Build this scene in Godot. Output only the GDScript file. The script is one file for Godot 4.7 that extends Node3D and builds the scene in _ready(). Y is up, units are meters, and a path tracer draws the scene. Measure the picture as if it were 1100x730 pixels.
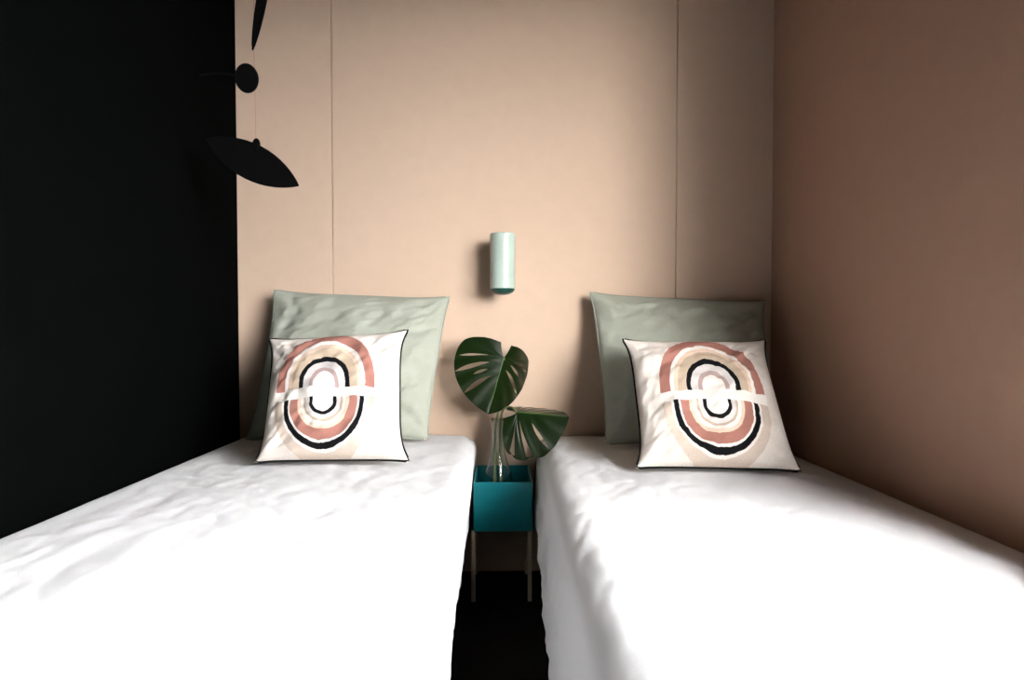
extends Node3D

# ---------------------------------------------------------------- mesh builder
class MB:
	var v := PackedVector3Array()
	var uv := PackedVector2Array()
	var ix := PackedInt32Array()

	func vert(p: Vector3, t := Vector2.ZERO) -> int:
		v.append(p)
		uv.append(t)
		return v.size() - 1

	func tri(a: int, b: int, c: int) -> void:
		ix.append_array([a, b, c])

	func quad(a: int, b: int, c: int, d: int) -> void:
		ix.append_array([a, b, c, a, c, d])

	# a grid of points rows x cols, optionally closed across the columns
	func grid(rows: Array, closed := false, flip := false, uvs := []) -> void:
		var first := v.size()
		var n: int = rows[0].size()
		for r in rows.size():
			for c in n:
				vert(rows[r][c], uvs[r][c] if uvs else Vector2(float(c) / n, float(r) / rows.size()))
		for r in rows.size() - 1:
			for c in (n if closed else n - 1):
				var a := first + r * n + c
				var b := first + r * n + (c + 1) % n
				var d := a + n
				var e := b + n
				if flip:
					quad(a, d, e, b)
				else:
					quad(a, b, e, d)

	func rounded_box(at: Vector3, size: Vector3, r: float, turn := Basis()) -> void:
		var h := size * 0.5
		var inner := h - Vector3.ONE * r
		for face in 6:
			var ax := face / 2
			var sg := 1.0 if face % 2 == 0 else -1.0
			var a1 := (ax + 1) % 3
			var a2 := (ax + 2) % 3
			var rows := []
			var l1 := [-h[a1], -h[a1] + r * 0.5, -inner[a1], inner[a1], h[a1] - r * 0.5, h[a1]]
			var l2 := [-h[a2], -h[a2] + r * 0.5, -inner[a2], inner[a2], h[a2] - r * 0.5, h[a2]]
			for y in l2:
				var row := []
				for x in l1:
					var p := Vector3.ZERO
					p[ax] = sg * h[ax]
					p[a1] = x
					p[a2] = y
					var q := p.clamp(-inner, inner)
					var d := p - q
					p = q + (d.normalized() * r if d.length() > 1e-9 else d)
					row.append(at + turn * p)
				rows.append(row)
			grid(rows, false, sg > 0.0)

	func box(lo: Vector3, hi: Vector3) -> void:
		for face in 6:
			var ax := face / 2
			var sg := face % 2
			var a1 := (ax + 1) % 3
			var a2 := (ax + 2) % 3
			var rows := []
			for y in [lo[a2], hi[a2]]:
				var row := []
				for x in [lo[a1], hi[a1]]:
					var p := Vector3.ZERO
					p[ax] = hi[ax] if sg == 0 else lo[ax]
					p[a1] = x
					p[a2] = y
					row.append(p)
				rows.append(row)
			grid(rows, false, sg == 0)

	# profile: points (radius, height) from the bottom outside upwards
	func lathe(at: Vector3, profile: Array, sides := 48) -> void:
		var rows := []
		for p in profile:
			var row := []
			for k in sides:
				var a := TAU * k / sides
				row.append(at + Vector3(cos(a) * p.x, p.y, -sin(a) * p.x))
			rows.append(row)
		grid(rows, true, true)

	func tube(path: Array, radius: Variant, sides := 10, loop := false) -> void:
		var rows := []
		var n := path.size()
		var up := Vector3(0.13, 0.21, 0.97).normalized()
		for k in n:
			var a: Vector3 = path[(k - 1 + n) % n] if loop or k > 0 else path[k]
			var b: Vector3 = path[(k + 1) % n] if loop or k < n - 1 else path[k]
			var d := (b - a).normalized()
			var s := d.cross(up).normalized()
			var t := s.cross(d).normalized()
			up = t
			var r: float = radius[k] if radius is Array else radius
			var row := []
			for j in sides:
				var w := TAU * j / sides
				row.append(path[k] + (s * cos(w) + t * sin(w)) * r)
			rows.append(row)
		if loop:
			rows.append(rows[0])
		grid(rows, true, false)
		if not loop:
			for e in [0, n - 1]:
				var c := vert(path[e])
				var f := v.size()
				for j in sides:
					vert(rows[e][j])
				for j in sides:
					if e == 0:
						tri(c, f + (j + 1) % sides, f + j)
					else:
						tri(c, f + j, f + (j + 1) % sides)

	# a flat outline in the xy plane made solid, with softened rims
	func plate(outline: Array, thick: float, place: Transform3D, inset := 0.002) -> void:
		var n := outline.size()
		var mid := Vector2.ZERO
		for p in outline:
			mid += p / n
		var rows := []
		for layer in [[inset, -0.5], [0.0, -0.25], [0.0, 0.25], [inset, 0.5]]:
			var row := []
			for p in outline:
				var q: Vector2 = p - (p - mid).normalized() * layer[0]
				row.append(place * Vector3(q.x, q.y, layer[1] * thick))
			rows.append(row)
		grid(rows, true, true)
		for e in [0, 3]:
			var c := vert(place * Vector3(mid.x, mid.y, (-0.5 if e == 0 else 0.5) * thick))
			var f := v.size()
			for p in rows[e]:
				vert(p)
			for j in n:
				if e == 0:
					tri(c, f + j, f + (j + 1) % n)
				else:
					tri(c, f + (j + 1) % n, f + j)

	func make(flat := false) -> ArrayMesh:
		var nn := PackedVector3Array()
		nn.resize(v.size())
		for k in range(0, ix.size(), 3):
			var w := (v[ix[k + 2]] - v[ix[k]]).cross(v[ix[k + 1]] - v[ix[k]])
			for j in 3:
				nn[ix[k + j]] += w
		# vertices of one place and nearly one direction share a normal (closes seams)
		for k in nn.size():
			nn[k] = nn[k].normalized() if nn[k].length_squared() > 1e-30 else Vector3.UP
		var arr := []
		arr.resize(Mesh.ARRAY_MAX)
		arr[Mesh.ARRAY_VERTEX] = v
		arr[Mesh.ARRAY_NORMAL] = nn
		arr[Mesh.ARRAY_TEX_UV] = uv
		arr[Mesh.ARRAY_INDEX] = ix
		var m := ArrayMesh.new()
		m.add_surface_from_arrays(Mesh.PRIMITIVE_TRIANGLES, arr)
		return m

# ---------------------------------------------------------------- scene helpers
func obj(called: String, b: MB, m: Material, parent: Node = self, at := Vector3.ZERO) -> MeshInstance3D:
	var o := MeshInstance3D.new()
	o.name = called
	for k in b.v.size():
		b.v[k] -= at
	o.mesh = b.make()
	o.mesh.surface_set_material(0, m)
	parent.add_child(o, true)
	o.position = at
	return o

func thing(called: String, at: Vector3, label: String, category: String, group := "") -> Node3D:
	var o := Node3D.new()
	o.name = called
	add_child(o, true)
	o.position = at
	return tag(o, label, category, group)

func tag(o: Node3D, label: String, category: String, group := "") -> Node3D:
	o.set_meta("label", label)
	o.set_meta("category", category)
	if group:
		o.set_meta("group", group)
	return o

# a part whose points are given in the world, under a thing at some place
func part(called: String, b: MB, m: Material, parent: Node3D) -> MeshInstance3D:
	var off := parent.position
	if parent.get_parent() != self and parent.get_parent() is Node3D:
		off += parent.get_parent().position
	for k in b.v.size():
		b.v[k] -= off
	var o := MeshInstance3D.new()
	o.name = called
	o.mesh = b.make()
	o.mesh.surface_set_material(0, m)
	parent.add_child(o, true)
	return o

func struct(o: Node3D, label: String) -> Node3D:
	o.set_meta("kind", "structure")
	o.set_meta("label", label)
	return o

func noise_tex(seed_: int, freq: float, lo: Color, hi: Color, size := 512, octaves := 4) -> NoiseTexture2D:
	var n := FastNoiseLite.new()
	n.seed = seed_
	n.noise_type = FastNoiseLite.TYPE_SIMPLEX_SMOOTH
	n.frequency = freq
	n.fractal_octaves = octaves
	var t := NoiseTexture2D.new()
	t.width = size
	t.height = size
	t.seamless = true
	t.noise = n
	var g := Gradient.new()
	g.set_color(0, lo)
	g.set_color(1, hi)
	t.color_ramp = g
	return t

func mat(c: Color, rough := 0.8, grain := 0.0, scale := 3.0, seed_ := 1, spec := 0.5) -> StandardMaterial3D:
	var m := StandardMaterial3D.new()
	m.albedo_color = c
	m.roughness = rough
	m.metallic_specular = spec
	if grain > 0.0:
		m.albedo_texture = noise_tex(seed_, 0.02, Color(1 - grain, 1 - grain, 1 - grain), Color(1, 1, 1))
		m.uv1_triplanar = true
		m.uv1_scale = Vector3.ONE * scale
	return m

func weave(m: StandardMaterial3D, seed_: int, depth: float, scale: float) -> StandardMaterial3D:
	m.heightmap_enabled = true
	m.heightmap_texture = noise_tex(seed_, 0.05, Color.BLACK, Color.WHITE, 512, 3)
	m.heightmap_scale = depth
	m.uv1_triplanar = true
	m.uv1_scale = Vector3.ONE * scale
	return m

# ---------------------------------------------------------------- light and camera
const CAM := Vector3(0, 0.92, 2.38)
const XL := -0.939
const XR := 1.005
const ZF := 4.1
const CEIL := 2.5
# the window in the right wall, beyond the edge of the picture
const WZ0 := 1.2
const WZ1 := 3.7
const WY0 := 0.75
const WY1 := 2.34

func camera_and_light() -> void:
	var cam := Camera3D.new()
	cam.name = "camera"
	cam.fov = rad_to_deg(2.0 * atan(365.0 / 700.0))
	cam.near = 0.05
	add_child(cam)
	cam.position = CAM
	cam.rotation_degrees = Vector3(-1.6, -1.23, 0)
	cam.current = true

	# low hazy sun from the right, through the window
	var sun := DirectionalLight3D.new()
	sun.name = "sun"
	add_child(sun)
	var az := deg_to_rad(20.0)
	var el := deg_to_rad(9.0)
	sun.look_at_from_position(Vector3.ZERO, -Vector3(sin(az) * cos(el), sin(el), cos(az) * cos(el)))
	sun.light_color = Color(1.0, 0.985, 0.96)
	sun.light_energy = 1.1
	sun.light_angular_distance = 16.0
	sun.shadow_enabled = true
	sun.sky_mode = DirectionalLight3D.SKY_MODE_LIGHT_ONLY

	var sky := ProceduralSkyMaterial.new()
	sky.sky_top_color = Color(0.82, 0.82, 0.82)
	sky.sky_horizon_color = Color(0.99, 0.99, 1.0)
	sky.ground_bottom_color = Color(0.14, 0.13, 0.11)
	sky.ground_horizon_color = Color(0.20, 0.19, 0.16)
	sky.sky_energy_multiplier = 1.0
	var env := Environment.new()
	env.background_mode = Environment.BG_SKY
	env.sky = Sky.new()
	env.sky.sky_material = sky
	env.background_energy_multiplier = 42.0
	env.tonemap_mode = Environment.TONE_MAPPER_LINEAR
	env.tonemap_exposure = 1.0
	env.sdfgi_enabled = true
	env.ssao_enabled = true
	env.ssil_enabled = true
	var we := WorldEnvironment.new()
	we.name = "surroundings"
	we.environment = env
	add_child(we)

# ---------------------------------------------------------------- materials
var M := {}

func materials() -> void:
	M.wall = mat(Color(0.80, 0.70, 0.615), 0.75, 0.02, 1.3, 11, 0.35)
	M.shaded_wall = mat(Color(0.66, 0.53, 0.455), 0.75, 0.02, 1.3, 10, 0.35)  # wall paint darkened for the right wall: its shade is put into the colour
	M.dark_wall = mat(Color(0.022, 0.027, 0.024), 0.8, 0.15, 0.9, 12, 0.05)
	M.ceiling = mat(Color(0.24, 0.19, 0.16), 0.85, 0.05, 1.0, 13)
	M.floor = mat(Color(0.085, 0.07, 0.065), 0.7, 0.3, 2.0, 14, 0.3)
	M.white_paint = mat(Color(0.86, 0.85, 0.83), 0.5, 0.03, 2.0, 15)
	M.linen = weave(mat(Color(0.93, 0.93, 0.935), 0.9, 0.0, 3.0, 16, 0.2), 31, 0.08, 26.0)
	M.linen.rim_enabled = true
	M.linen.rim = 0.15
	M.mattress = mat(Color(0.84, 0.83, 0.8), 0.9, 0.06, 5.0, 17)
	M.bed_base = mat(Color(0.06, 0.055, 0.05), 0.85, 0.2, 6.0, 18, 0.2)
	M.sage = weave(mat(Color(0.66, 0.675, 0.62), 0.85, 0.08, 4.0, 19, 0.25), 32, 0.10, 18.0)
	M.sage_seam = mat(Color(0.58, 0.60, 0.55), 0.85, 0.05, 6.0, 20, 0.25)
	M.piping = mat(Color(0.045, 0.045, 0.05), 0.75, 0.15, 8.0, 21, 0.3)
	M.teal = mat(Color(0.0, 0.46, 0.50), 0.38, 0.06, 3.0, 22, 0.5)
	M.pale_wood = mat(Color(0.86, 0.78, 0.69), 0.55, 0.18, 8.0, 23)
	M.mint = mat(Color(0.70, 0.765, 0.725), 0.28, 0.02, 4.0, 24, 0.5)
	M.mint.clearcoat_enabled = true
	M.mint.clearcoat = 0.5
	M.mint.clearcoat_roughness = 0.12
	M.deep_green = mat(Color(0.03, 0.24, 0.21), 0.35, 0.05, 4.0, 25, 0.5)
	M.black_card = mat(Color(0.03, 0.03, 0.03), 0.8, 0.1, 6.0, 26, 0.15)
	M.pink_thread = mat(Color(0.72, 0.46, 0.40), 0.8, 0.0, 1.0, 27)
	M.leaf = mat(Color(0.085, 0.165, 0.035), 0.32, 0.45, 14.0, 28, 0.38)
	M.leaf.backlight_enabled = true
	M.leaf.backlight = Color(0.14, 0.24, 0.06)
	M.rib = mat(Color(0.24, 0.36, 0.13), 0.45, 0.1, 20.0, 30)
	M.stem = mat(Color(0.60, 0.63, 0.42), 0.45, 0.15, 20.0, 33)
	M.glass = StandardMaterial3D.new()
	M.glass.albedo_color = Color(0.95, 0.98, 0.97, 0.0)
	M.glass.refraction_enabled = true
	M.glass.refraction_scale = 0.05
	M.glass.transparency = BaseMaterial3D.TRANSPARENCY_ALPHA
	M.glass.roughness = 0.02
	M.pane = M.glass.duplicate()
	M.pane.refraction_enabled = false
	M.pane.albedo_color = Color(1, 1, 1, 0.04)
	M.print = mat(Color(1, 1, 1), 0.9, 0.0, 1.0, 1, 0.2)
	M.print.albedo_texture = rainbow_print()
	M.print.texture_repeat = false

# the woven picture of the cushions: two facing sets of nested arches
func rainbow_print() -> ImageTexture:
	var n := 640
	var im := Image.create(n, n, false, Image.FORMAT_RGB8)
	var cream := Color(0.86, 0.825, 0.79)
	var pale := Color(0.89, 0.865, 0.835)
	var rose := Color(0.64, 0.445, 0.40)
	var peach := Color(0.85, 0.745, 0.665)
	var tan := Color(0.73, 0.655, 0.575)
	var black := Color(0.075, 0.075, 0.085)
	var mauve := Color(0.66, 0.57, 0.555)
	var grey := Color(0.80, 0.775, 0.765)
	var sand := Color(0.79, 0.725, 0.67)
	# half-width at which each band ends, from the middle outwards, and its colour
	var upper := [[45, pale], [62, mauve], [91, grey], [111, black], [148, tan], [165, peach], [182, pale], [227, rose]]
	var lower := [[42, pale], [57, black], [74, grey], [84, tan], [98, pale], [113, peach], [150, rose], [159, pale], [180, black], [190, pale], [228, sand]]
	var wob := FastNoiseLite.new()
	wob.seed = 5
	wob.frequency = 0.03
	var fib := FastNoiseLite.new()
	fib.seed = 6
	fib.frequency = 0.25
	for y in n:
		for x in n:
			var u := x - 320.0
			var c := cream
			var set_ := []
			var d := 0.0
			if y < 343:
				d = 343.0 - y
				set_ = upper
			elif y > 389:
				d = y - 389.0
				set_ = lower
			if set_:
				var leg := 16.0 if set_ == upper else 22.0
				var stretch := 1.40 if set_ == upper else 1.12
				var r := Vector2(u, maxf(0.0, d - leg) / stretch).length() + 1.6 * wob.get_noise_2d(x, y)
				for band in set_:
					if r < band[0]:
						c = band[1]
						break
			elif absf(u) < 232.0:
				c = pale
			var f := 1.0 + 0.05 * fib.get_noise_2d(x * 0.4, y) + 0.04 * fib.get_noise_2d(x, y * 0.35)
			im.set_pixel(x, y, Color(minf(1, c.r * f), minf(1, c.g * f), minf(1, c.b * f)))
	return ImageTexture.create_from_image(im)

# ---------------------------------------------------------------- the room
func room() -> void:
	var b := MB.new()
	b.box(Vector3(XL - 0.2, -0.2, -0.25), Vector3(XR + 0.2, 0, ZF + 0.2))
	struct(obj("floor", b, M.floor), "dark brown floor between the two beds")
	b = MB.new()
	b.box(Vector3(XL - 0.2, CEIL, -0.25), Vector3(XR + 0.2, CEIL + 0.2, ZF + 0.2))
	struct(obj("ceiling", b, M.ceiling), "plain ceiling above the beds")
	b = MB.new()
	b.box(Vector3(XL - 0.2, 0, -0.02), Vector3(XL, CEIL, ZF))
	struct(obj("wall_left", b, M.dark_wall), "near-black wall along the left bed")
	b = MB.new()
	b.box(Vector3(XL - 0.2, 0, ZF), Vector3(XR + 0.2, CEIL, ZF + 0.2))
	struct(obj("wall_front", b, M.dark_wall), "dark wall behind the viewer")

	# back wall: a backing and three tall boards that meet in narrow joints
	b = MB.new()
	b.box(Vector3(XL - 0.2, 0, -0.25), Vector3(XR + 0.2, CEIL, -0.02))
	var back := obj("wall_back", b, M.wall)
	struct(back, "pinkish beige wall of tall boards behind the beds")
	var xs := [XL - 0.02, -0.598, 0.652, XR + 0.02]
	for k in 3:
		b = MB.new()
		var x0: float = xs[k] + 0.0008
		var x1: float = xs[k + 1] - 0.0008
		b.rounded_box(Vector3((x0 + x1) / 2, CEIL / 2, -0.011), Vector3(x1 - x0, CEIL, 0.022), 0.003)
		part("panel", b, M.wall, back)

	# right wall round the window opening
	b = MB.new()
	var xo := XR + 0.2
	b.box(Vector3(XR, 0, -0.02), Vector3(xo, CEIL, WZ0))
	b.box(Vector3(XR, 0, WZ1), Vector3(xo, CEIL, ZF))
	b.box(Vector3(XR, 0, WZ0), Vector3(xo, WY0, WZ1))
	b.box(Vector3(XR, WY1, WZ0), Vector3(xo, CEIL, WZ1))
	struct(obj("wall_right", b, M.shaded_wall), "wall along the right bed with shade painted into its colour")
	b = MB.new()
	b.box(Vector3(xo, WY1 + 0.05, WZ0 - 0.6), Vector3(xo + 0.35, WY1 + 0.13, WZ1 + 0.6))  # unseen slab added above the window to cut sky light on the beds
	struct(obj("added_eave_1", b, M.white_paint), "added unseen eave that keeps high sky light off the beds")
	var xf := XR + 0.14
	b = MB.new()
	var w := 0.045
	b.rounded_box(Vector3(xf, (WY0 + WY1) / 2, WZ0 + w / 2), Vector3(0.06, WY1 - WY0, w), 0.004)
	b.rounded_box(Vector3(xf, (WY0 + WY1) / 2, WZ1 - w / 2), Vector3(0.06, WY1 - WY0, w), 0.004)
	b.rounded_box(Vector3(xf, WY0 + w / 2, (WZ0 + WZ1) / 2), Vector3(0.06, w, WZ1 - WZ0 - 2 * w), 0.004)
	b.rounded_box(Vector3(xf, WY1 - w / 2, (WZ0 + WZ1) / 2), Vector3(0.06, w, WZ1 - WZ0 - 2 * w), 0.004)
	var win := obj("window_1", b, M.white_paint)
	struct(win, "white framed window in the right wall")
	b = MB.new()
	b.box(Vector3(xf - 0.003, WY0 + w, WZ0 + w), Vector3(xf + 0.003, WY1 - w, WZ1 - w))
	part("pane", b, M.pane, win)
	b = MB.new()
	b.rounded_box(Vector3(XR + 0.05, WY0 + 0.01, (WZ0 + WZ1) / 2), Vector3(0.11, 0.02, WZ1 - WZ0), 0.004)
	part("window_sill", b, M.white_paint, win)

# ---------------------------------------------------------------- beds
const LEN := 2.0

# height of the made bed's top; side is -1 for the left bed, +1 for the right one; a runs 0 at the wall to 1 at the gap
func bed_top(side: int, a: float, z: float) -> float:
	var k := clampf(z / 1.2, 0, 1.5)
	var wall_y: float
	var gap_y: float
	if side < 0:
		wall_y = lerpf(0.503, 0.522, k)
		gap_y = lerpf(0.506, 0.515, k)
	else:
		wall_y = lerpf(0.474, 0.488, k)
		gap_y = lerpf(0.502, 0.512, k)
	return lerpf(wall_y, gap_y, a) + 0.014 * sin(PI * clampf(a, 0, 1))

func gap_x(side: int, z: float, down: float) -> float:
	var k := clampf(z / 1.2, 0, 1.3)
	if side < 0:
		return lerpf(lerpf(-0.072, -0.066, k), lerpf(-0.100, -0.084, k), down)
	return lerpf(lerpf(0.146, 0.135, k), lerpf(0.126, 0.092, k), down)

func bedspread(side: int) -> MB:
	var fold := FastNoiseLite.new()
	fold.seed = 40 + side
	fold.frequency = 1.0
	fold.fractal_octaves = 3
	var hem := 0.235
	var xw := (XL + 0.004) if side < 0 else (XR - 0.004)
	# across: [share of the width, drop, inward rounding in metres from the wall (+) or from the gap (-)]
	var cross := []
	for k in 4:
		cross.append([0.0, 0.07 - 0.01 * k])
	for k in 7:
		var w := PI / 2 * k / 6.0
		cross.append([0.03 * (1 - cos(w)), 0.03 * (1 - sin(w))])
	for k in range(1, 70):
		cross.append([k / 70.0 * 2.0, -1.0])           # top, marked
	for k in 11:
		var w := PI / 2 * k / 10.0
		cross.append([-0.065 * (1 - sin(w)), 0.055 * (1 - cos(w))])
	for k in range(1, 19):
		cross.append([-0.0, 0.055 + (hem - 0.055) * k / 18.0])
	var along := []
	for k in 6:
		var w := PI / 2 * k / 5.0
		along.append([0.004 + 0.035 * (1 - cos(w)), 0.035 * (1 - sin(w))])
	for k in range(1, 150):
		along.append([0.039 + (LEN - 0.1) * k / 150.0, 0.0])
	for k in 8:
		var w := PI / 2 * k / 7.0
		along.append([LEN - 0.06 + 0.06 * sin(w), 0.06 * (1 - cos(w))])
	for k in range(1, 10):
		along.append([LEN, 0.06 + (hem - 0.06) * k / 9.0])
	var rows := []
	for t in along:
		var z: float = t[0]
		var row := []
		var ng := 0
		for s in cross.size():
			var c: Array = cross[s]
			var drop: float = maxf(c[1], 0.0)
			var gx := gap_x(side, z, clampf(drop / hem, 0, 1) if s > 60 else 0.0)
			var width := absf(gx - xw)
			var x: float
			if c[1] < 0.0:                                # on the top
				ng += 1
				var w0 := 0.03
				var w1 := width - 0.065
				x = lerpf(w0, w1, ng / 70.0)
			elif s < 12:
				x = c[0]
			else:
				x = width + c[0]
			var a := x / width
			var y := bed_top(side, a, z)
			var world_x := xw + (x if side < 0 else -x)
			# soft folds
			var free := smoothstep(0.0, 0.12, a) * smoothstep(0.0, 0.08, z)
			var q := fold.get_noise_2d(world_x * 2.2 + z * 1.1, z * 1.5 - world_x * 0.8) * 0.007
			q += pow(absf(fold.get_noise_2d(world_x * 6.0 + z * 3.5 + 9.0, z * 3.0 - world_x * 4.0)), 0.8) * 0.007
			if drop > 0.02 and s > 60:
				var f := clampf((drop - 0.02) / 0.15, 0, 1)
				var g := fold.get_noise_2d(z * 4.2 + drop * 2.5 + 3.0, drop * 2.0) * 0.009 + fold.get_noise_2d(z * 11.0 - drop * 6.0, drop * 5.0 + 7.0) * 0.004
				world_x += (1.0 if side < 0 else -1.0) * minf(g * f - 0.003 * f, 0.008)
				y += q * (1.0 - f)
			else:
				y += q * free
			row.append(Vector3(world_x, y - minf(drop + t[1], hem), z))
		rows.append(row)
	var b := MB.new()
	b.grid(rows, false, side > 0)
	# the inner face and the rim, a centimetre of padding
	var inner := []
	for r in rows.size():
		var row := []
		for s in rows[r].size():
			var p: Vector3 = rows[r][s]
			var q := p
			q.x += (-0.012 if side < 0 else 0.012) * smoothstep(0.0, 0.04, maxf(cross[s][1], 0.0)) * (1.0 if s > 60 else -0.3)
			q.z += -0.012 if along[r][1] > 0.03 and r > 20 else 0.0
			q.y -= 0.012 * (1.0 - smoothstep(0.0, 0.06, maxf(cross[s][1], 0.0) + along[r][1]))
			row.append(q)
		inner.append(row)
	b.grid(inner, false, side < 0)
	var last: int = cross.size() - 1
	var rim := []
	for r in rows.size():
		rim.append([rows[r][last], inner[r][last]])
	b.grid(rim, false, side > 0)
	return b

func bed(side: int, label: String, cover_label: String) -> void:
	var x0 := (XL + 0.02) if side < 0 else 0.165
	var x1 := -0.125 if side < 0 else (XR - 0.02)
	var mid := (x0 + x1) / 2
	var t := thing("bed", Vector3(mid, 0, 1.0), label, "bed", "twin beds")
	var b := MB.new()
	b.rounded_box(Vector3(mid, 0.36, 0.995), Vector3(x1 - x0, 0.19, 1.93), 0.03)
	part("mattress", b, M.mattress, t)
	b = MB.new()
	b.rounded_box(Vector3(mid, 0.185, 0.995), Vector3(x1 - x0 - 0.01, 0.16, 1.92), 0.008)
	part("bed_base", b, M.bed_base, t)
	for sx in [x0 + 0.08, x1 - 0.08]:
		for z in [0.12, 1.87]:
			b = MB.new()
			b.lathe(Vector3(sx, 0, z), [Vector2(0.001, 0), Vector2(0.018, 0), Vector2(0.02, 0.004), Vector2(0.025, 0.1), Vector2(0.025, 0.106)], 16)
			part("leg", b, M.bed_base, t)
	tag(obj("bedspread", bedspread(side), M.linen, self, Vector3(mid, 0.25, 1.0)), cover_label, "bedspread", "white bedspreads")

# ---------------------------------------------------------------- pillows
# corners: top left, top right, bottom right, bottom left as seen from the room
# pinch: how far the left, right, top and bottom edges draw in between the corners
class Pillow:
	var c: Array
	var thick: float
	var pinch: Array
	var seed_: int
	var crease: float
	var power := 0.5
	var n := Vector3.ZERO
	var fold := FastNoiseLite.new()
	var dents := []

	func setup() -> void:
		n = (c[1] - c[3]).cross(c[0] - c[2]).normalized()
		if n.z < 0:
			n = -n
		fold.seed = seed_
		fold.frequency = 1.0
		fold.fractal_octaves = 3

	func flat(u: float, v: float) -> Vector3:
		var ev := 1.0 - pow(absf(v), 5.0)
		var eu := 1.0 - pow(absf(u), 5.0)
		var uu := u
		var vv := v
		if u < 0:
			uu += pinch[0] * ev * u * u
		else:
			uu -= pinch[1] * ev * u * u
		if v > 0:
			vv -= pinch[2] * eu * v * v
		else:
			vv += pinch[3] * eu * v * v
		var s := (uu + 1) / 2
		var t := (vv + 1) / 2
		var top: Vector3 = c[0].lerp(c[1], s)
		var low: Vector3 = c[3].lerp(c[2], s)
		return low.lerp(top, t)

	func at(u: float, v: float, face: float) -> Vector3:
		var h := thick * pow(maxf(0.0, (1 - u * u) * (1 - v * v)), power) * (1.0 - 0.22 * v)
		for d in dents:
			h *= 1.0 - d[3] * exp(-(pow((u - d[0]) / d[2], 2) + pow((v - d[1]) / d[2], 2)))
		var edge := minf(1.0, 6.0 * (1 - absf(u)) * 1.0) * minf(1.0, 6.0 * (1 - absf(v)))
		var corner := pow(absf(u * v), 1.2)
		var ang := atan2(v, u)
		var w := fold.get_noise_2d(u * 1.7 + face, v * 1.7) * crease
		w += fold.get_noise_2d(ang * 4.5 + 3.0 * face, (u * u + v * v) * 0.5) * crease * 1.1 * corner
		w += pow(absf(fold.get_noise_2d(u * 2.2 - v * 4.0 + 8.0, v * 3.0 + u * 1.5 + face * 4.0)), 0.7) * crease * 0.6
		return flat(u, v) + n * face * maxf(0.0, h + w * edge)

func spread(k: int, n: int) -> float:
	# denser towards the edges
	var t := -1.0 + 2.0 * k / n
	return 0.55 * t + 0.45 * sin(t * PI / 2)

func pillow_mesh(p: Pillow, printed: bool, print_at := Vector2(0, 0), print_scale := 1.0) -> MB:
	var b := MB.new()
	var n := 56
	for face in [1.0, -1.0]:
		var rows := []
		var uvs := []
		for r in n + 1:
			var row := []
			var ur := []
			for k in n + 1:
				var u := spread(k, n)
				var v := spread(r, n)
				row.append(p.at(u, v, face))
				var t := Vector2(0.5 + (u * 0.5 + print_at.x) * print_scale, 0.5 - (v * 0.5 + print_at.y) * print_scale)
				ur.append(t if face > 0 else Vector2(0.02, 0.98))
			rows.append(row)
			uvs.append(ur)
		b.grid(rows, false, face > 0, uvs)
	return b

func pillow_edge(p: Pillow, radius: float) -> MB:
	var path := []
	var n := 40
	for side in 4:
		for k in n:
			var t := spread(k, n)
			var uv: Vector2 = [Vector2(t, 1), Vector2(1, -t), Vector2(-t, -1), Vector2(-1, t)][side]
			# rounded corner
			var q := uv
			if absf(uv.x) > 0.97 and absf(uv.y) > 0.97:
				q = uv * 0.985
			path.append(p.flat(q.x, q.y))
	var b := MB.new()
	b.tube(path, radius, 8, true)
	return b

func sage_pillow(c: Array, pinch: Array, seed_: int, dents: Array, label: String) -> void:
	var p := Pillow.new()
	p.c = c
	p.thick = 0.075
	p.pinch = pinch
	p.seed_ = seed_
	p.crease = 0.018
	p.dents = dents
	p.setup()
	var t := thing("pillow", (c[2] + c[3]) / 2, label, "pillow", "sage green pillows")
	part("pillow_cover", pillow_mesh(p, false), M.sage, t)
	part("seam", pillow_edge(p, 0.0028), M.sage_seam, t)

func cushion(c: Array, pinch: Array, seed_: int, print_at: Vector2, label: String) -> void:
	var p := Pillow.new()
	p.c = c
	p.thick = 0.07
	p.pinch = pinch
	p.seed_ = seed_
	p.crease = 0.014
	p.power = 0.5
	p.setup()
	var t := thing("cushion", (c[2] + c[3]) / 2, label, "cushion", "rainbow print cushions")
	part("cushion_cover", pillow_mesh(p, true, print_at, 1.0), M.print, t)
	part("piping", pillow_edge(p, 0.0035), M.piping, t)

# ---------------------------------------------------------------- wall lamp
func wall_lamp() -> void:
	var at := Vector3(0.0162, 1.013, 0.11)
	var t := thing("wall_lamp", Vector3(at.x, 1.12, 0), "pale mint cylindrical wall lamp with dark green lower end", "lamp")
	var b := MB.new()
	b.lathe(at, [Vector2(0.037, 0.022), Vector2(0.0425, 0.022), Vector2(0.0435, 0.024), Vector2(0.0435, 0.050), Vector2(0.0430, 0.0508), Vector2(0.0430, 0.0522), Vector2(0.0435, 0.053),
		Vector2(0.0435, 0.208), Vector2(0.0425, 0.2115), Vector2(0.040, 0.213), Vector2(0.001, 0.213)])
	part("lamp_shade", b, M.mint, t)
	b = MB.new()
	b.lathe(at, [Vector2(0.001, 0.0), Vector2(0.012, 0.0006), Vector2(0.024, 0.003), Vector2(0.033, 0.0075), Vector2(0.039, 0.0125), Vector2(0.0415, 0.017), Vector2(0.0418, 0.0215)])
	part("end_cap", b, M.deep_green, t)
	b = MB.new()
	b.rounded_box(Vector3(at.x - 0.012, 1.125, 0.036), Vector3(0.036, 0.15, 0.072), 0.004)
	part("bracket", b, M.deep_green, t)

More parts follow.
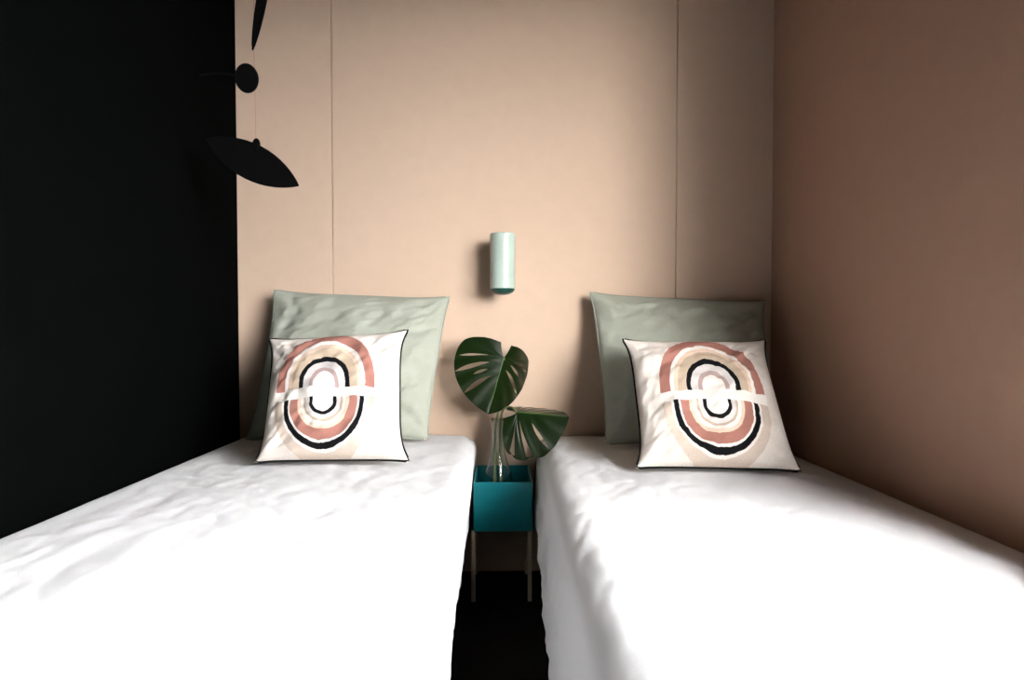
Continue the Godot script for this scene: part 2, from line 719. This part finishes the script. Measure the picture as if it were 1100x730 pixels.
# ---------------------------------------------------------------- nightstand
func nightstand() -> void:
	var x0 := -0.080
	var x1 := 0.112
	var z0 := 0.012
	var z1 := 0.268
	var y0 := 0.235
	var y1 := 0.397
	var mx := (x0 + x1) / 2
	var mz := (z0 + z1) / 2
	var t := thing("nightstand", Vector3(mx, 0, mz), "teal metal box nightstand on slim pale legs between the beds", "nightstand")
	var th := 0.005
	var b := MB.new()
	b.rounded_box(Vector3(mx, (y0 + y1) / 2, z1 - th / 2), Vector3(x1 - x0, y1 - y0, th), 0.0015)
	part("front_panel", b, M.teal, t)
	b = MB.new()
	b.rounded_box(Vector3(mx, (y0 + y1) / 2, z0 + th / 2), Vector3(x1 - x0, y1 - y0, th), 0.0015)
	part("back_panel", b, M.teal, t)
	for x in [x0 + th / 2, x1 - th / 2]:
		b = MB.new()
		b.rounded_box(Vector3(x, (y0 + y1) / 2, mz), Vector3(th, y1 - y0, z1 - z0 - 2 * th), 0.0015)
		part("side_panel", b, M.teal, t)
	b = MB.new()
	b.rounded_box(Vector3(mx, y1 - 0.085, mz), Vector3(x1 - x0 - 2 * th, th, z1 - z0 - 2 * th), 0.001)
	part("tray", b, M.teal, t)
	b = MB.new()
	b.rounded_box(Vector3(mx, y0 + 0.003, mz), Vector3(x1 - x0 - 2 * th, th, z1 - z0 - 2 * th), 0.001)
	part("bottom_panel", b, M.teal, t)
	for x in [x0 - 0.002, x1 - 0.008]:
		for z in [z0 + 0.012, z1 - 0.012]:
			b = MB.new()
			b.rounded_box(Vector3(x, y0 / 2, z), Vector3(0.014, y0, 0.014), 0.002)
			part("leg", b, M.pale_wood, t)

# ---------------------------------------------------------------- vase and leaves
func vase() -> void:
	var y := 0.3148
	var at := Vector3(0.0, y, 0.125)
	var t := thing("vase", at, "clear glass bottle vase holding two leaves on the nightstand", "vase")
	var outer := [Vector2(0.001, 0.0000), Vector2(0.046, 0.0000), Vector2(0.052, 0.0056), Vector2(0.054, 0.0196), Vector2(0.052, 0.0490), Vector2(0.044, 0.0868), Vector2(0.032, 0.1232), Vector2(0.0235, 0.1512), Vector2(0.0215, 0.1750), Vector2(0.021, 0.2500), Vector2(0.0215, 0.2620), Vector2(0.0235, 0.2690), Vector2(0.0228, 0.2705)]
	var inner := [Vector2(0.0208, 0.2695), Vector2(0.0188, 0.2620), Vector2(0.0183, 0.2500), Vector2(0.0188, 0.1750), Vector2(0.0208, 0.1512), Vector2(0.0293, 0.1218), Vector2(0.0413, 0.0854), Vector2(0.0493, 0.0490), Vector2(0.051, 0.0210), Vector2(0.049, 0.0098), Vector2(0.044, 0.0070), Vector2(0.001, 0.0070)]
	var b := MB.new()
	b.lathe(at, outer + inner, 48)
	part("glass_body", b, M.glass, t)

# one half of a blade; fold turns it about the midrib. The blade lies in x (across) and y (towards the tip)
func half_blade(b: MB, side: float, length: float, width: float, slits: Array, place: Transform3D, fold: float, curl: float) -> void:
	var margin := func(t: float) -> Vector2:
		# heart outline: from the notch at the stalk round to the tip
		var th := deg_to_rad(lerpf(14.0, 180.0, t))
		var r := 0.0
		if t < 0.5:
			r = lerpf(0.30, 0.64, smoothstep(-0.2, 0.40, t))
		else:
			r = 0.64
		r = r + 0.36 * pow(maxf(0.0, (t - 0.40) / 0.60), 1.35)
		return Vector2(sin(th) * r * width / 0.62, -cos(th) * r * length * (0.62 if th < PI / 2 else 1.0))
	var rib := func(t: float) -> Vector2:
		return Vector2(0.0, length * (0.62 * pow(maxf(0.0, (t - 0.40) / 0.60), 1.2) + 0.30 * pow(maxf(0.0, (t - 0.85) / 0.15), 1.5)))
	var point := func(t: float, s: float) -> Vector3:
		var m: Vector2 = margin.call(pow(t, 0.62))
		var o: Vector2 = rib.call(t)
		var q := Vector2(lerpf(o.x, m.x, s), lerpf(o.y, m.y, pow(s, 1.6)))
		var x := q.x
		var zz := -curl * x * x / width - 0.25 * curl * q.y * q.y / length + 0.0025 * sin(t * 40.0) * s
		var f := Vector2(cos(fold), -sin(fold)) * x
		return place * Vector3(side * f.x, -q.y, f.y + zz)
	var cuts := [[0.0, 0.0, 1.0, 0.0]] + slits + [[1.0, 0.0, 1.0, 0.0]]
	var wide := func(cut: Array, s: float) -> float:
		if s <= cut[1] or s >= cut[2]:
			return 0.0
		var k: float = (s - cut[1]) / (cut[2] - cut[1])
		if cut[2] >= 1.0:
			return cut[3] * pow(k, 0.6)
		return cut[3] * pow(sin(PI * k), 0.7)
	for j in cuts.size() - 1:
		var rows := []
		for k in 25:
			var s := k / 24.0
			var row := []
			var t0: float = cuts[j][0] + wide.call(cuts[j], s)
			var t1: float = cuts[j + 1][0] - wide.call(cuts[j + 1], s)
			for i in 15:
				var f := i / 14.0
				# rounded finger ends
				var e := s
				if cuts[j][2] >= 1.0 and j > 0 and s > 0.8:
					e -= 0.10 * pow(1 - f, 2.0) * (s - 0.8) / 0.2
				if cuts[j + 1][2] >= 1.0 and j < cuts.size() - 2 and s > 0.8:
					e -= 0.10 * pow(f, 2.0) * (s - 0.8) / 0.2
				row.append(point.call(lerpf(t0, t1, f), e))
			rows.append(row)
		b.grid(rows, false, side > 0)

func monstera(place: Transform3D, length: float, width: float, folds: Vector2, curl: float, left: Array, right: Array, stalk: Array, m: Material, label: String) -> void:
	var t := thing("monstera_leaf", stalk[stalk.size() - 1], label, "leaf", "monstera leaves in the vase")
	var b := MB.new()
	half_blade(b, -1.0, length, width, left, place, folds.x, curl)
	half_blade(b, 1.0, length, width, right, place, folds.y, curl)
	var blade := part("leaf_blade", b, m, t)
	b = MB.new()
	var path := []
	var rad := []
	for k in 12:
		var y := length * 0.94 * k / 11.0
		path.append(place * Vector3(0, -y, 0.0012 - 0.25 * curl * y * y / length))
		rad.append(lerpf(0.0022, 0.0008, k / 11.0))
	b.tube(path, rad, 8)
	part("midrib", b, M.rib, blade)
	var cv := Curve3D.new()
	for k in stalk.size():
		var d: Vector3 = (stalk[mini(k + 1, stalk.size() - 1)] - stalk[maxi(k - 1, 0)]) * 0.22
		cv.add_point(stalk[k], -d, d)
	b = MB.new()
	path = []
	rad = []
	var total := cv.get_baked_length()
	for k in 24:
		path.append(cv.sample_baked(total * k / 23.0, true))
		rad.append(lerpf(0.0028, 0.0058, k / 23.0))
	b.tube(path, rad, 10)
	part("stalk", b, M.stem, t)

func leaves() -> void:
	# upright leaf facing the room
	var y := Vector3(0.26, 0.955, -0.14).normalized()       # from the tip up to the stalk joint
	var zz := Vector3(0.18, 0.10, 1.0)
	zz = (zz - y * zz.dot(y)).normalized()
	var x := y.cross(zz)
	var p := Transform3D(Basis(x, y, zz), Vector3(0.020, 0.800, 0.165))
	monstera(p, 0.200, 0.146, Vector2(0.10, 0.70), 0.16,
		[[0.38, 0.34, 0.90, 0.020], [0.53, 0.30, 0.98, 0.026], [0.63, 0.34, 0.66, 0.020], [0.74, 0.28, 0.98, 0.026]],
		[[0.34, 0.40, 0.90, 0.026], [0.47, 0.30, 0.75, 0.024], [0.60, 0.22, 0.92, 0.028]],
		[Vector3(0.020, 0.800, 0.163), Vector3(0.024, 0.74, 0.138), Vector3(0.010, 0.66, 0.128), Vector3(-0.006, 0.57, 0.126), Vector3(-0.010, 0.46, 0.125), Vector3(-0.012, 0.332, 0.125)],
		M.leaf, "upright green split leaf facing the room above the vase")
	# lower leaf, its stalk joint at the vase's mouth and its tip to the right over the bed
	y = Vector3(-0.955, 0.03, -0.22).normalized()
	zz = Vector3(-0.15, 0.62, 0.77)
	zz = (zz - y * zz.dot(y)).normalized()
	x = y.cross(zz)
	p = Transform3D(Basis(x, y, zz), Vector3(0.062, 0.622, 0.245))
	monstera(p, 0.172, 0.135, Vector2(0.25, 0.74), 0.30,
		[[0.24, 0.18, 1.0, 0.050], [0.47, 0.20, 1.0, 0.040], [0.68, 0.30, 0.95, 0.022]],
		[[0.30, 0.20, 1.0, 0.05], [0.48, 0.22, 1.0, 0.045], [0.66, 0.3, 1.0, 0.03]],
		[Vector3(0.062, 0.621, 0.243), Vector3(0.044, 0.634, 0.195), Vector3(0.018, 0.618, 0.145), Vector3(0.010, 0.58, 0.130), Vector3(0.008, 0.47, 0.127), Vector3(0.010, 0.332, 0.127)],
		M.leaf, "dark drooping split leaf reaching over the right bed")

# ---------------------------------------------------------------- mobile
func petal(length: float, width: float, blunt := 0.8) -> Array:
	var o := []
	for k in 40:
		var a := TAU * k / 40.0
		var c := cos(a)
		var s := sin(a)
		o.append(Vector2(length / 2 * c, width / 2 * signf(s) * pow(absf(s), 1.0 / blunt)))
	return o

func mobile() -> void:
	var z := 0.45
	var t := thing("hanging_mobile", Vector3(-0.705, 1.45, z), "black hanging mobile of leaf and disc shapes beside the dark wall", "mobile")
	var b := MB.new()
	b.tube([Vector3(-0.705, 1.44, z), Vector3(-0.708, 1.62, z - 0.005), Vector3(-0.71, 1.71, z - 0.004), Vector3(-0.70, 2.498, z)], 0.0005, 6)
	part("thread", b, M.pink_thread, t)
	b = MB.new()
	b.plate(petal(0.30, 0.106, 0.56), 0.004, Transform3D(Basis(Vector3(0, 0, 1), deg_to_rad(-27)), Vector3(-0.715, 1.385, z)), 0.001)
	part("leaf_shape", b, M.black_card, t)
	b = MB.new()
	b.plate(petal(0.036, 0.022, 1.0), 0.010, Transform3D(Basis(Vector3(0, 0, 1), deg_to_rad(86)), Vector3(-0.704, 1.436, z)), 0.003)
	part("bead", b, M.black_card, t)
	b = MB.new()
	b.plate(petal(0.086, 0.068, 1.0), 0.006, Transform3D(Basis(Vector3(0, 0, 1), deg_to_rad(100)), Vector3(-0.7295, 1.627, z)), 0.002)
	part("disc", b, M.black_card, t)
	b = MB.new()
	b.tube([Vector3(-0.75, 1.632, z), Vector3(-0.80, 1.640, z), Vector3(-0.86, 1.63, z + 0.01)], 0.0035, 8)
	part("wire_arm", b, M.black_card, t)
	b = MB.new()
	b.plate(petal(0.36, 0.032, 0.75), 0.004, Transform3D(Basis(Vector3(0, 0, 1), deg_to_rad(79)), Vector3(-0.678, 1.883, z)), 0.001)
	part("blade_shape", b, M.black_card, t)

# ---------------------------------------------------------------- all
func _ready() -> void:
	camera_and_light()
	materials()
	room()
	bed(-1, "bed under white cover standing along the near-black wall", "white bedspread on the bed beside the near-black wall")
	bed(1, "bed under white cover standing along the shade-tinted right wall", "white bedspread on the bed beside the shade-tinted right wall")
	sage_pillow([Vector3(-0.791, 1.035, 0.065), Vector3(-0.168, 1.010, 0.065), Vector3(-0.228, 0.535, 0.25), Vector3(-0.822, 0.535, 0.25)], [0.06, 0.04, 0.05, 0.02], 61,
		[[-0.9, 0.7, 0.4, 0.5]], "sage green pillow leaning on the wall beside the near-black wall")
	sage_pillow([Vector3(0.322, 1.028, 0.065), Vector3(0.955, 0.998, 0.065), Vector3(0.925, 0.520, 0.27), Vector3(0.350, 0.520, 0.27)], [0.05, 0.05, 0.05, 0.02], 63,
		[], "sage green pillow leaning in the corner by the shade-tinted right wall")
	cushion([Vector3(-0.707, 0.870, 0.36), Vector3(-0.273, 0.898, 0.36), Vector3(-0.240, 0.537, 0.600), Vector3(-0.662, 0.537, 0.605)], [0.10, 0.14, 0.07, 0.03], 71,
		Vector2(0.045, 0.0), "rainbow print cushion with black piping on the left bed")
	cushion([Vector3(0.382, 0.869, 0.36), Vector3(0.838, 0.866, 0.36), Vector3(0.806, 0.522, 0.680), Vector3(0.370, 0.524, 0.638)], [0.12, 0.09, 0.08, 0.03], 72,
		Vector2(-0.02, 0.0), "rainbow print cushion with black piping on the right bed")
	wall_lamp()
	nightstand()
	vase()
	leaves()
	mobile()
